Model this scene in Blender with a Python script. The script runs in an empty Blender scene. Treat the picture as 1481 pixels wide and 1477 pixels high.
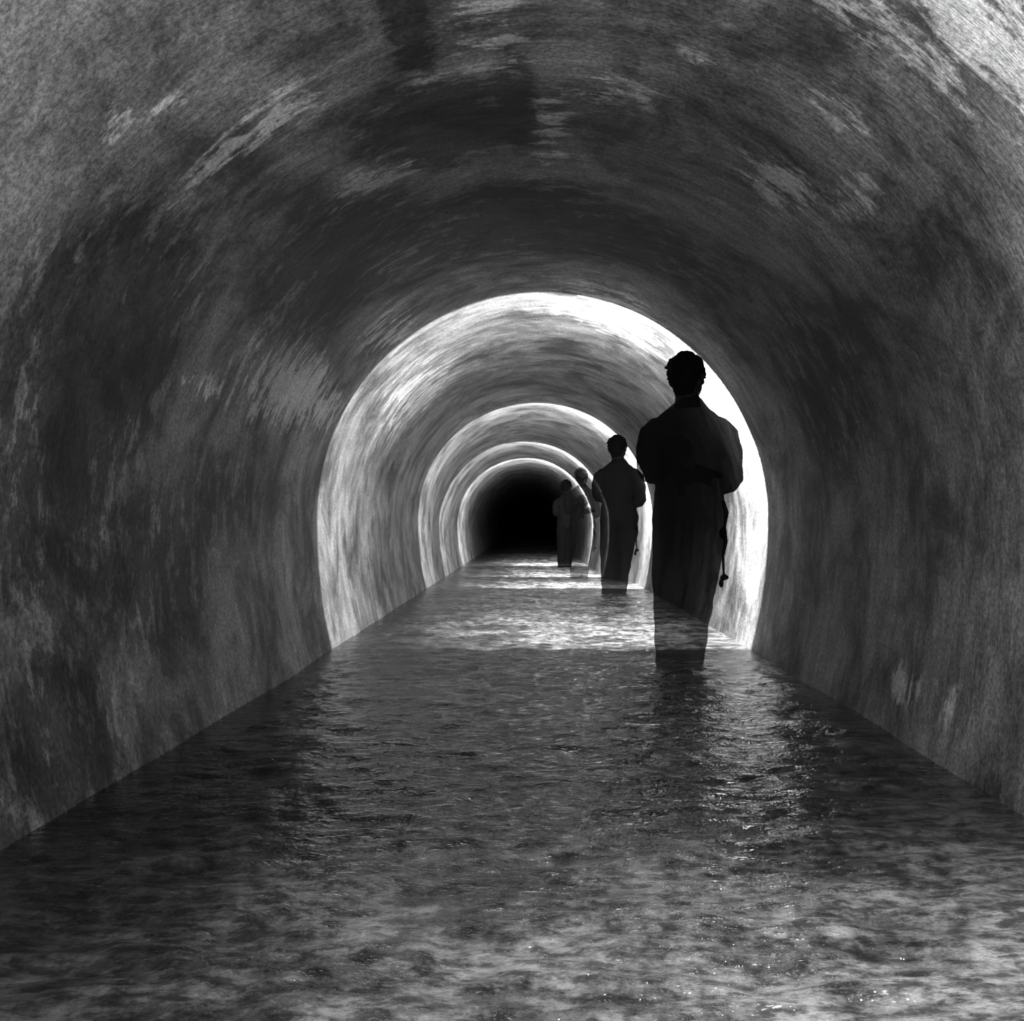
import bpy, bmesh, math, random
from mathutils import Vector, Matrix, noise
random.seed(4)
sc = bpy.context.scene
sc.view_settings.view_transform = 'Standard'
sc.view_settings.look = 'None'
R = 1.257; ZC = 0.743; F = 1600.0
VX, VY, CAMZ = 765.0, 755.0, 0.714
FLOORZ = -0.09

def sstep(a, b, x):
    t = max(0, min(1, (x-a)/(b-a))); return t*t*(3-2*t)
def cx(y): return 0.015 + 0.055*sstep(1.5, 5.5, y) - 0.14*sstep(12.5, 16.5, y)
def zo(y): return -0.10*sstep(12.5, 16.5, y)

def link(o):
    sc.collection.objects.link(o); return o
def new_obj(name, me, parent=None):
    o = link(bpy.data.objects.new(name, me))
    if parent: o.parent = parent
    return o

# ------------------------------------------------------------ node helpers
class N:
    def __init__(s, name):
        s.m = bpy.data.materials.new(name); s.m.use_nodes = True
        s.t = s.m.node_tree; s.t.nodes.clear()
        s.out = s.t.nodes.new('ShaderNodeOutputMaterial')
    def n(s, typ, **kw):
        nd = s.t.nodes.new(typ)
        for k, v in kw.items(): setattr(nd, k, v)
        return nd
    def set(s, sock, v):
        if isinstance(v, bpy.types.NodeSocket): s.t.links.new(v, sock)
        else: sock.default_value = v
    def math(s, op, a, b=0.0, c=0.0, clamp=False):
        nd = s.n('ShaderNodeMath', operation=op, use_clamp=clamp)
        s.set(nd.inputs[0], a); s.set(nd.inputs[1], b); s.set(nd.inputs[2], c)
        return nd.outputs[0]
    def noise(s, vec, scale=1, detail=6, rough=0.6, dist=0.0):
        nd = s.n('ShaderNodeTexNoise')
        s.set(nd.inputs['Vector'], vec); nd.inputs['Scale'].default_value = scale
        nd.inputs['Detail'].default_value = detail; nd.inputs['Roughness'].default_value = rough
        nd.inputs['Distortion'].default_value = dist
        return nd.outputs[0]
    def remap(s, v, a, b, c, d, smooth=True):
        nd = s.n('ShaderNodeMapRange')
        if smooth: nd.interpolation_type = 'SMOOTHSTEP'
        s.set(nd.inputs[0], v)
        for i, q in enumerate((a, b, c, d)): nd.inputs[i+1].default_value = q
        return nd.outputs[0]
    def comb(s, x, y, z=0.0):
        nd = s.n('ShaderNodeCombineXYZ')
        s.set(nd.inputs[0], x); s.set(nd.inputs[1], y); s.set(nd.inputs[2], z)
        return nd.outputs[0]
    def bump(s, h, strength, dist, normal=None):
        nd = s.n('ShaderNodeBump'); s.set(nd.inputs['Height'], h)
        nd.inputs['Strength'].default_value = strength; nd.inputs['Distance'].default_value = dist
        if normal is not None: s.set(nd.inputs['Normal'], normal)
        return nd.outputs[0]

def wallhit(px, py):
    dx = (px-VX)/F; dz = -(py-VY)/F
    y = 0.3
    while y < 40:
        x = dx*y - cx(y); z = CAMZ + dz*y - ZC - zo(y)
        if z >= 0:
            if x*x+z*z >= R*R: break
        elif abs(x) >= R*math.sqrt(1-(z/2.03)**2): break
        y += 0.01
    if z >= 0: u = R*math.atan2(x, z)
    else: u = (R*math.pi/2 - z)*(1 if x > 0 else -1)
    return u, y

# lime deposits, painted flash glare (+); damp stains, painted falloff, plain darkening (-) on the lining:  px, py, su, sv, amount
MARKS = [(400,160,.13,.14,.9),(320,220,.26,.09,.75),(1130,262,.13,.2,.95),(1235,290,.08,.2,.6),
    (420,555,.20,.75,1.0),(470,590,.12,.5,.8),(600,570,.40,1.1,.7),(1215,160,.12,.12,.6),(1435,60,.35,.16,1.0),(1300,60,.3,.12,.6),  # far-right top mark paints in the flash's bright spill
    (700,30,.13,.3,.5),(690,95,.2,.10,.7),(545,262,.18,.2,.7),(795,195,.07,.5,.6),(300,560,.06,.4,.6),
    (1310,990,.09,.16,.8),(1380,1020,.06,.1,.7),(170,170,.1,.1,.5),(900,130,.2,.15,.5),(560,480,.2,.5,.6),(880,450,.4,.7,.8),(1000,80,.1,.08,.5),(240,145,.06,.06,.5),
    (635,180,.27,.42,-1.2),(745,150,.07,.42,-1.2),(590,40,.06,.42,-1.1),(745,290,.5,.35,-.7),(810,330,.9,.6,-.8),  # closing pair paints the flash's fading before the first ring
    (150,500,.5,.6,-.9),(500,380,.5,.8,-.8),(100,1110,.40,.4,-.8),(1190,560,.5,.9,-.6),(560,680,.25,1.2,-.4),(80,720,.4,.5,-.7),(230,820,.4,.8,-.6),(330,720,.3,1.,-.5),(1420,1180,.2,.3,-.5)]  # later left-wall entries only darken the lower left
MK = [(wallhit(px, py), su, sv, a) for px, py, su, sv, a in MARKS]
def marks(u, v):
    p = d = 0.0
    if v < 14:
        for (u0, v0), su, sv, a in MK:
            r2 = ((u-u0)/su)**2 + ((v-v0)/sv)**2
            if r2 < 4:
                f = math.exp(-r2*1.1)*abs(a)
                if a > 0: p = max(p, f)
                else: d = max(d, f)
    return p, d

# ------------------------------------------------------------ concrete lining
def lining_material():
    k = N('limewashed_concrete_lining')
    uv = k.n('ShaderNodeUVMap', uv_map='UVMap').outputs[0]
    sp = k.n('ShaderNodeSeparateXYZ'); k.set(sp.inputs[0], uv)
    u, v = sp.outputs[0], sp.outputs[1]
    def st(su, sv, off=0.0): return k.comb(k.math('MULTIPLY', u, su), k.math('MULTIPLY', v, sv), off)
    streak = k.noise(st(3.4, 13, 1), 1, 7, 0.70, 0.35)
    blot = k.noise(st(1.9, 1.8, 9), 1, 9, 0.74, 0.4)
    grain = k.noise(st(70, 62, 5), 1, 5, 0.9)
    patchn = k.noise(st(9, 12, 21), 1, 7, 0.78, 0.4)
    a = k.math('MULTIPLY', k.remap(streak, 0.33, 0.68, 0.72, 1.25), k.remap(blot, 0.36, 0.64, 0.30, 1.65))
    a = k.math('MULTIPLY', a, k.remap(grain, 0.38, 0.62, 0.5, 1.5))
    a = k.math('MULTIPLY', a, 0.155)
    pale = k.math('MULTIPLY', k.remap(patchn, 0.57, 0.63, 0, 1), k.remap(blot, 0.46, 0.6, 0.05, 1))
    a = k.math('MULTIPLY_ADD', pale, 0.14, a)
    warp = k.math('MULTIPLY', k.math('SUBTRACT', k.math('ADD', patchn, streak), 1.0), 2.9)
    ap = k.n('ShaderNodeAttribute', attribute_name='lime_and_glare').outputs['Fac']
    ad = k.n('ShaderNodeAttribute', attribute_name='damp_and_shade').outputs['Fac']
    mp = k.math('MULTIPLY', k.remap(k.math('ADD', ap, warp), .32, .78, 0, 1), k.remap(ap, 0.05, .4, 0, 1))
    md = k.math('MULTIPLY', k.remap(k.math('ADD', ad, warp), .02, .55, 0, 1), k.remap(ad, 0.05, .5, 0, 1))
    a = k.math('MULTIPLY', a, k.math('MULTIPLY_ADD', md, -.78, 1.0))
    a = k.math('MULTIPLY_ADD', k.math('MULTIPLY', mp, k.remap(grain, .38, .6, .45, 1)), 0.42, a)
    a = k.math('MINIMUM', k.math('MAXIMUM', a, 0.008), 0.8)
    b = k.n('ShaderNodeBsdfPrincipled')
    k.set(b.inputs['Base Color'], k.comb(a, a, a))
    b.inputs['Roughness'].default_value = 0.6
    b.inputs['Specular IOR Level'].default_value = 0.3
    h = k.math('ADD', streak, k.math('MULTIPLY', grain, 0.2))
    k.set(b.inputs['Normal'], k.bump(h, 0.65, 0.018))
    k.t.links.new(b.outputs[0], k.out.inputs[0])
    return k.m
LINING = lining_material()
kd = N('painted_dark_ends')  # near-black colour stands in for unlit tunnel depth at the caps
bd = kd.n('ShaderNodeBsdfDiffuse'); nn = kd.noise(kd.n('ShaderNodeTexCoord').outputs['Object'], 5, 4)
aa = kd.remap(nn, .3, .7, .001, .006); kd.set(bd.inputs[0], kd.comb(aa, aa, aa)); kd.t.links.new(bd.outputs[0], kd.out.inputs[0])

# section points
def section():
    pts = []
    nl, nu = 12, 96
    zmin = -0.86
    for i in range(nl):
        dz = zmin*(1-i/nl); x = R*math.sqrt(1-(dz/2.03)**2)
        pts.append((-x, dz, -(R*math.pi/2 - dz)))
    for i in range(nu+1):
        ph = -math.pi/2 + math.pi*i/nu
        pts.append((R*math.sin(ph), R*math.cos(ph), R*ph))
    for i in range(nl-1, -1, -1):
        dz = zmin*(1-i/nl); x = R*math.sqrt(1-(dz/2.03)**2)
        pts.append((x, dz, (R*math.pi/2 - dz)))
    return pts
SEC = section()
Y0, Y1 = -2.5, 48.0
ys = [Y0]
while ys[-1] < Y1: ys.append(ys[-1] + (0.15 if ys[-1] < 1.2 or ys[-1] > 24 else (0.055 if ys[-1] < 8 else 0.10)))
def strip(name, i0, i1):
    verts, uvs, faces, lp, ld = [], [], [], [], []
    w = i1-i0+1
    for y in ys:
        ring = 0.006*noise.noise(Vector((3.1, y*1.3, 0)))
        for (x, z, u) in SEC[i0:i1+1]:
            d = 1 + ring + 0.012*noise.noise(Vector((u*1.1, y*0.9, 2)))
            verts.append((cx(y)+x*d, y, ZC+zo(y)+z*(d if z > 0 else 1))); uvs.append((u, y))
            p, q_ = marks(u, y); lp.append(p); ld.append(q_)
    for j in range(len(ys)-1):
        for i in range(w-1):
            a = j*w+i; faces.append((a, a+w, a+w+1, a+1))
    me = bpy.data.meshes.new(name); me.from_pydata(verts, [], faces)
    uvl = me.uv_layers.new(name='UVMap')
    for l in me.loops: uvl.data[l.index].uv = uvs[l.vertex_index]
    me.attributes.new('lime_and_glare', 'FLOAT', 'POINT').data.foreach_set('value', lp)
    me.attributes.new('damp_and_shade', 'FLOAT', 'POINT').data.foreach_set('value', ld)
    me.shade_smooth(); me.materials.append(LINING)
    return new_obj(name, me)
n = len(SEC); q = 12+24
strip('wall_left', 0, q); strip('ceiling', q, n-1-q); strip('wall_right', n-1-q, n-1)
for nm, y in (('wall_back', Y0+.01), ('dark_cap_far', Y1-.3)):  # far cap is added; the tunnel runs on into darkness
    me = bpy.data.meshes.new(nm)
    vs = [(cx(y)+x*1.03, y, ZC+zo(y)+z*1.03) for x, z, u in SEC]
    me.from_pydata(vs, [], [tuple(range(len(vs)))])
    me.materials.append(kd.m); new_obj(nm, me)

# ------------------------------------------------------------ floor + water
def floor_material():
    k = N('wet_silt_concrete_floor')
    tc = k.n('ShaderNodeTexCoord').outputs['Object']
    n1 = k.noise(tc, 2.3, 4, 0.65, 0.6); n2 = k.noise(tc, 26, 4, 0.7, 0.4)
    a = k.math('MULTIPLY', k.remap(n1, .32, .68, .25, 1.3), k.remap(n2, .33, .67, .35, 1.5))
    a = k.math('MULTIPLY', a, 0.25)
    b = k.n('ShaderNodeBsdfDiffuse'); k.set(b.inputs['Color'], k.comb(a, a, a))
    k.t.links.new(b.outputs[0], k.out.inputs[0]); return k.m
def water_material():
    k = N('rippled_silty_water')
    tc = k.n('ShaderNodeTexCoord').outputs['Object']
    sx = k.n('ShaderNodeSeparateXYZ'); k.set(sx.inputs[0], tc)
    mp = k.n('ShaderNodeMapping'); k.set(mp.inputs[0], tc); mp.inputs['Scale'].default_value = (0.55, 1, 1)
    n2 = k.noise(mp.outputs[0], 28, 4, 0.68, 0.0)
    nb = k.bump(n2, 1.0, 0.013)
    fr = k.n('ShaderNodeFresnel'); fr.inputs[0].default_value = 1.9; k.set(fr.inputs['Normal'], nb)
    gl = k.n('ShaderNodeBsdfGlossy'); gl.inputs['Roughness'].default_value = 0.03
    k.set(gl.inputs['Normal'], nb); gl.inputs['Color'].default_value = (1, 1, 1, 1)
    tr = k.n('ShaderNodeBsdfTransparent'); tr.inputs[0].default_value = (.9, .9, .9, 1)
    df = k.n('ShaderNodeBsdfDiffuse'); k.set(df.inputs['Normal'], nb)
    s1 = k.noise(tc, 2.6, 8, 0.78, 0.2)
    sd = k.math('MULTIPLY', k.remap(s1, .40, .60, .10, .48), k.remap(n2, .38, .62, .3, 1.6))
    sd = k.math('MULTIPLY', sd, k.remap(sx.outputs[0], -1.05, .15, .15, 1.0))  # left side darkened in the colour, as shade away from the flash
    # shoal of silt near by, deeper clear channel, then ring reflections and lit ripples painted as paler colour
    ch = k.math('MAXIMUM', k.remap(sx.outputs[1], 1.6, 2.8, .85, .11), k.remap(sx.outputs[1], 5.4, 8.0, .11, 1.15))
    sd = k.math('MULTIPLY', sd, ch)
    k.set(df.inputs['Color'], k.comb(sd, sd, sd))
    m0 = k.n('ShaderNodeMixShader'); m0.inputs[0].default_value = 0.8
    k.t.links.new(tr.outputs[0], m0.inputs[1]); k.t.links.new(df.outputs[0], m0.inputs[2])
    mx = k.n('ShaderNodeMixShader'); k.set(mx.inputs[0], fr.outputs[0])
    k.t.links.new(m0.outputs[0], mx.inputs[1]); k.t.links.new(gl.outputs[0], mx.inputs[2])
    k.t.links.new(mx.outputs[0], k.out.inputs[0]); return k.m
def sheet(name, z0, half, mat, W, yy, ripple=False):
    verts, faces = [], []
    for y in yy:
        for i in range(W+1):
            x = -half + 2*half*i/W; h = 0.0
            if ripple:
                wx = x + .05*noise.noise(Vector((x*3, y*3, 9)))
                h = 0.010*noise.noise(Vector((wx*4.0, y*7.0, 0.3))) + 0.0135*noise.noise(Vector((wx*6+3, y*14, 1.7)))
                if y < 10: h += 0.0055*noise.noise(Vector((x*16, y*32, 4)))
                h *= 1 - .85*sstep(.98, 1.15, abs(x))
            verts.append((cx(y)+x, y, z0+zo(y)+h))
    for j in range(len(yy)-1):
        for i in range(W):
            a = j*(W+1)+i; faces.append((a, a+1, a+W+2, a+W+1))
    me = bpy.data.meshes.new(name); me.from_pydata(verts, [], faces); me.materials.append(mat); me.shade_smooth()
    return new_obj(name, me)
yf = [Y0+.3*i for i in range(int((Y1-Y0)/.3)+1)]
yw = [Y0]
while yw[-1] < Y1: yw.append(yw[-1] + (0.2 if yw[-1] < 1.2 or yw[-1] > 28 else (0.009 if yw[-1] < 9 else .02)))
sheet('floor', FLOORZ, 1.18, floor_material(), 8, yf)
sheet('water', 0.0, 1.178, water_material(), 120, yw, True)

# ------------------------------------------------------------ figure
def tube(bm, pts, rad, seg=16, up=Vector((0, 0, 1))):
    pts = [Vector(p) for p in pts]; rings = []
    for i, p in enumerate(pts):
        t = (pts[min(i+1, len(pts)-1)]-pts[max(i-1, 0)]).normalized()
        ref = Vector((1, 0, 0)) if abs(t.x) < 0.9 else Vector((0, 1, 0))
        b = t.cross(ref).normalized(); a = b.cross(t).normalized()
        r = rad[i]; ra, rb = (r, r) if not isinstance(r, tuple) else r
        rings.append([bm.verts.new(p + a*ra*math.cos(2*math.pi*j/seg) + b*rb*math.sin(2*math.pi*j/seg)) for j in range(seg)])
    for i in range(len(rings)-1):
        for j in range(seg):
            bm.faces.new((rings[i][j], rings[i][(j+1) % seg], rings[i+1][(j+1) % seg], rings[i+1][j]))
    bm.faces.new(list(reversed(rings[0]))); bm.faces.new(rings[-1])
def ball(bm, c, r, rot=None):
    m = Matrix.Translation(c)
    if rot: m = m @ rot
    m = m @ Matrix.Diagonal((r[0], r[1], r[2], 1))
    bmesh.ops.create_icosphere(bm, subdivisions=3, radius=1, matrix=m)
def finish(bm, name, voxel, smooth=3, noise_amp=0.0, noise_scale=10):
    bmesh.ops.recalc_face_normals(bm, faces=bm.faces)
    me = bpy.data.meshes.new(name+'_raw'); bm.to_mesh(me); bm.free()
    o = link(bpy.data.objects.new('tmp', me))
    r = o.modifiers.new('r', 'REMESH'); r.mode = 'VOXEL'; r.voxel_size = voxel
    s = o.modifiers.new('s', 'SMOOTH'); s.factor = 0.5; s.iterations = smooth
    dg = bpy.context.evaluated_depsgraph_get()
    res = bpy.data.meshes.new_from_object(o.evaluated_get(dg)); res.name = name
    bpy.data.objects.remove(o)
    if noise_amp:
        for v in res.vertices:
            v.co += v.normal*noise_amp*noise.fractal(v.co*noise_scale, 1.0, 2.0, 3)
    res.shade_smooth(); return res
def cloth(name, c, rough=0.9):
    k = N(name)
    b = k.n('ShaderNodeBsdfPrincipled'); k.set(b.inputs['Base Color'], (c, c, c, 1))
    b.inputs['Roughness'].default_value = rough; b.inputs['Specular IOR Level'].default_value = 0.03
    # ghostliness (multiple exposure): object colour R = upper body, G = lower body
    oi = k.n('ShaderNodeObjectInfo'); sp = k.n('ShaderNodeSeparateColor'); k.set(sp.inputs[0], oi.outputs['Color'])
    sz = k.n('ShaderNodeSeparateXYZ'); k.set(sz.inputs[0], k.n('ShaderNodeTexCoord').outputs['Object'])
    g = k.remap(sz.outputs[2], .15, 1.15, 0, 1)
    f = k.math('ADD', k.math('MULTIPLY', sp.outputs[0], g), k.math('MULTIPLY', sp.outputs[1], k.math('SUBTRACT', 1.0, g)))
    tr = k.n('ShaderNodeBsdfTransparent'); mx = k.n('ShaderNodeMixShader')
    k.set(mx.inputs[0], f)
    k.t.links.new(b.outputs[0], mx.inputs[1]); k.t.links.new(tr.outputs[0], mx.inputs[2])
    k.t.links.new(mx.outputs[0], k.out.inputs[0]); return k.m
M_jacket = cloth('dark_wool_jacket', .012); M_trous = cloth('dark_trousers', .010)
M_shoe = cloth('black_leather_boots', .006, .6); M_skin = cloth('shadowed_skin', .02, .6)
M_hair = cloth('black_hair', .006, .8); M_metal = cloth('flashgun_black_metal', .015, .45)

# body: clothed, one continuous surface (faces +Y; origin on the floor)
bm = bmesh.new()
tor = [(.035,0,.76,.160,.115),(.035,0,.84,.170,.122),(.036,0,.92,.166,.120),(.037,.0,1.0,.156,.113),(.037,-.003,1.1,.168,.113),
       (.036,-.005,1.18,.182,.113),(.036,-.004,1.235,.188,.102),(.038,-.002,1.27,.168,.090),(.038,0,1.305,.128,.080),(.04,.004,1.345,.080,.070),(.04,.012,1.375,.060,.064)]
tube(bm, [(a,b,c) for a,b,c,_,_ in tor], [(d,e) for _,_,_,d,e in tor], 28)
tube(bm, [(.04,.005,1.33),(.04,.01,1.375)], [(.072,.072),(.064,.066)], 20)
tube(bm, [(-.05,0,1.27),(-.115,0,1.243),(-.155,-.008,1.205),(-.174,-.014,1.13),(-.172,-.010,1.03),(-.150,.03,.995)], [.043,.052,.051,.048,.045,.044])
tube(bm, [(-.162,.0,1.01),(-.135,.08,1.005),(-.08,.18,1.03),(-.035,.27,1.065)], [.047,.045,.041,.034])
tube(bm, [(.125,0,1.27),(.19,0,1.243),(.230,-.008,1.20),(.252,-.016,1.11),(.258,-.012,.99),(.235,.02,.955)], [.043,.052,.051,.049,.047,.045])
tube(bm, [(.248,.0,.965),(.225,.07,.96),(.17,.18,1.0),(.115,.27,1.04)], [.048,.046,.041,.034])
tube(bm, [(.038,0,.79),(.038,0,.90)], [(.172,.128),(.172,.126)], 28)
tube(bm, [(-.040,.0,.84),(-.046,.0,.70),(-.056,.012,.46),(-.062,-.004,.28),(-.066,-.005,.10),(-.068,.0,.05)], [(.098,.112),(.098,.105),(.084,.084),(.072,.08),(.058,.074),(.058,.078)])
tube(bm, [(.115,.0,.84),(.115,.0,.70),(.094,.03,.46),(.074,.015,.28),(.060,.01,.10),(.056,.015,.05)], [(.098,.112),(.100,.105),(.082,.084),(.066,.08),(.054,.074),(.056,.078)])
ball(bm, Vector((.035,-.02,.80)), (.14,.12,.10))
for sx, yy in ((-.070,0),(.052,.012)):
    tube(bm, [(sx,yy-.075,.045),(sx,yy-.04,.05),(sx,yy+.04,.05),(sx,yy+.12,.036),(sx*1.05,yy+.185,.028)], [(.036,.042),(.043,.048),(.043,.048),(.047,.034),(.03,.024)])
    tube(bm, [(sx,yy,.03),(sx,yy,.12)], [(.046,.05),(.05,.055)])
body = finish(bm, 'body', 0.011, 4, 0.007, 12)
zmin = min(v.co.z for v in body.vertices)
for v in body.vertices:
    v.co.z -= zmin*max(0, 1-v.co.z/.3)
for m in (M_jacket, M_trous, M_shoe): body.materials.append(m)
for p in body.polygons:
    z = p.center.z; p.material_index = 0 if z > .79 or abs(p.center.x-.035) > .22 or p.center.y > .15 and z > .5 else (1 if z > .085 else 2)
bm = bmesh.new()
tube(bm, [(.205,.0,.88),(.222,.0,.82),(.214,.005,.75),(.218,.0,.68),(.205,.0,.61),(.208,.0,.52)], [.009,.012,.008,.011,.008,.007], 10)
ball(bm, Vector((.212,0,.505)), (.022,.014,.014)); ball(bm, Vector((.196,0,.475)), (.012,.012,.022))
ball(bm, Vector((.205,0,.72)), (.02,.02,.03))
strap = finish(bm, 'cable_and_plug', 0.005, 1); strap.materials.append(M_metal)

HR = Matrix.Translation((.036,.02,1.485)) @ Matrix.Rotation(math.radians(-32), 4, 'Z') @ Matrix.Rotation(math.radians(4), 4, 'X')
bm = bmesh.new()
ball(bm, Vector((0,-.012,.02)), (.078,.093,.088))
ball(bm, Vector((0,.02,-.04)), (.060,.068,.072))
ball(bm, Vector((0,.062,-.088)), (.028,.026,.022))
tube(bm, [(0,-.02,-.03),(.002,-.022,-.09),(.004,-.02,-.15)], [(.056,.057),(.058,.057),(.066,.064)])
tube(bm, [(0,.083,.012),(0,.099,-.012),(0,.108,-.027),(0,.088,-.036)], [.009,.011,.014,.009], 12)
ball(bm, Vector((0,.076,.026)), (.05,.014,.010))
for s in (-1, 1):
    ball(bm, Vector((s*.080,-.008,-.008)), (.010,.018,.032), Matrix.Rotation(s*.35, 4, 'Z'))
    ball(bm, Vector((s*.032,.073,.004)), (.014,.010,.010))
    ball(bm, Vector((s*.042,.058,-.025)), (.02,.02,.016))
ball(bm, Vector((0,.086,-.054)), (.022,.008,.006)); ball(bm, Vector((0,.083,-.066)), (.019,.009,.007))
head = finish(bm, 'head', 0.0042, 2); head.transform(HR); head.materials.append(M_skin)
# hair: full on top, rounded at the sides, tapering to the nape; hairline follows the brow and ears
bm = bmesh.new()
ball(bm, Vector((0,-.020,.034)), (.088,.096,.086))
ball(bm, Vector((-.01,.035,.078)), (.060,.042,.026)); ball(bm, Vector((-.048,-.022,.058)), (.046,.05,.046)); ball(bm, Vector((.046,-.022,.058)), (.046,.05,.046))
ball(bm, Vector((0,-.058,-.010)), (.078,.048,.064)); ball(bm, Vector((0,-.055,-.062)), (.056,.034,.04))
for s in (-1, 1): ball(bm, Vector((s*.072,.020,.018)), (.014,.022,.034))
for i in range(110):
    a = random.uniform(0, 6.28); e = random.uniform(-.45, 1.45)
    d = Vector((math.cos(a)*math.cos(e), math.sin(a)*math.cos(e), math.sin(e)))
    if d.y > .3 and e < .85: continue
    p = Vector((d.x*.086, -.022+d.y*.090, .034+d.z*.086))
    tip = p + d*random.uniform(.003, .014) + Vector((random.uniform(-.010,.010), random.uniform(-.010,.010), -.006))
    tube(bm, [p-d*.01, p, tip], [.013, .012, .005], 8)
hair = finish(bm, 'hair', 0.0045, 1, 0.004, 50)
bm = bmesh.new(); bm.from_mesh(hair)
kill = [v for v in bm.verts if v.co.y > .052+.010*math.cos(v.co.x*90) and v.co.z < .062-3.5*v.co.x**2+.004*math.sin(v.co.x*160)]
bmesh.ops.delete(bm, geom=kill, context='VERTS'); bm.to_mesh(hair); bm.free()
hair.transform(HR); hair.materials.append(M_hair)

HX, HY, HZ = .045, .345, 1.06
def hand(side, z):
    bm = bmesh.new(); s = side
    w = Vector((HX+s*.062, HY-.062, z))
    ball(bm, Vector((HX+s*.042, HY-.024, z)), (.018,.040,.042), Matrix.Rotation(s*.45, 4, 'Z'))
    tube(bm, [w+Vector((s*.01,-.03,-.004)), w, Vector((HX+s*.048,HY-.03,z))], [(.026,.028),(.026,.03),(.024,.034)])
    L = [1.0, 1.12, 1.05, .82]
    for i in range(4):
        zz = z + .031 - .0205*i; pts = []
        for t in range(6):
            a = (0.15 + t*0.52*L[i])
            pts.append((HX + s*.033*math.cos(a), HY + .033*math.sin(a), zz-.001*t))
        tube(bm, [(HX+s*.040, HY-.02, zz)]+pts, [.0105,.0105,.010,.0098,.0092,.0085,.0072], 10)
    tube(bm, [(HX+s*.045,HY-.04,z+.02),(HX+s*.03,HY-.040,z+.042),(HX+s*.008,HY-.036,z+.052),(HX-s*.014,HY-.030,z+.05)], [.0135,.0125,.011,.009], 10)
    me = finish(bm, 'hand_'+('r' if s > 0 else 'l'), .0036, 1); me.materials.append(M_skin); return me
handL = hand(-1, HZ+.035); handR = hand(1, HZ-.055)
bm = bmesh.new()
tube(bm, [(HX,HY,HZ-.15),(HX,HY,HZ-.145),(HX,HY,HZ+.11),(HX,HY,HZ+.13)], [.018,.022,.022,.016], 20)
tube(bm, [(HX,HY,HZ+.10),(HX+.0,HY+.05,HZ+.10)], [.018,.016], 14)
prof = [(.018,.04),(.03,.05),(.055,.062),(.075,.085),(.085,.115),(.088,.115),(.079,.082),(.058,.056),(.032,.044),(.018,.036)]
rings = []
for r, yy in prof:
    rings.append([bm.verts.new((HX+r*math.cos(2*math.pi*j/28), HY+yy, HZ+.10+r*math.sin(2*math.pi*j/28))) for j in range(28)])
for i in range(len(rings)-1):
    for j in range(28): bm.faces.new((rings[i][j], rings[i][(j+1)%28], rings[i+1][(j+1)%28], rings[i+1][j]))
ball(bm, Vector((HX,HY+.075,HZ+.10)), (.014,.022,.014))
bmesh.ops.recalc_face_normals(bm, faces=bm.faces)
gun = bpy.data.meshes.new('flash_gun'); bm.to_mesh(gun); bm.free(); gun.shade_smooth(); gun.materials.append(M_metal)

men = [ # px of the figure's origin, distance, ghost transparency (upper, lower), light watts, rotZ
    (985, 5.60, .10, .32, 440, 0), (889, 10.95, .06, .25, 430, 2), (838, 15.7, .5, .6, 370, -3), (817, 19.9, 0.0, .1, 600, 4)]
ringy = [6.18, 11.85, 16.3, 20.5]
for (px, d, al, al2, pw, rz), ry in zip(men, ringy):
    root = link(bpy.data.objects.new('man', None))
    root.location = ((px-VX)/F*d, d, FLOORZ+zo(d)); root.rotation_euler = (0, 0, math.radians(rz)); root.scale = (1.037,)*3
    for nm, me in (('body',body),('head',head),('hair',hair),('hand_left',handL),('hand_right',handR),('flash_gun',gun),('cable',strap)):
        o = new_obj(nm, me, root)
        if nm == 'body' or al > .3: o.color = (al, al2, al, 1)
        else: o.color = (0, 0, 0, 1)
    L = bpy.data.lights.new('flash', 'SPOT'); L.energy = pw; L.spot_size = math.radians(179); L.spot_blend = 0.0; L.shadow_soft_size = 0.03
    lo = link(bpy.data.objects.new('flash_light', L)); lo.rotation_euler = (math.radians(90), 0, 0)
    lo.location = (root.location.x+.10, ry, 1.17+zo(ry))

# the photographer's own flash, right of the camera
L = bpy.data.lights.new('flash', 'SPOT'); L.energy = 112; L.spot_size = math.radians(178); L.spot_blend = 0.1; L.shadow_soft_size = 0.06
lo = link(bpy.data.objects.new('flash_light', L)); lo.rotation_euler = (math.radians(90), 0, 0); lo.location = (.66, 1.30, 1.38)

w = bpy.data.worlds.new('World'); sc.world = w; w.use_nodes = True
w.node_tree.nodes['Background'].inputs[0].default_value = (0, 0, 0, 1)

cam = bpy.data.cameras.new('camera'); co = link(bpy.data.objects.new('camera', cam))
cam.sensor_width = 36; cam.lens = F/1481*36; cam.clip_start = .05
cam.shift_x = -24.5/1481; cam.shift_y = 16.5/1481
co.location = (0, 0, CAMZ); co.rotation_euler = (math.radians(90), 0, 0)
sc.camera = co
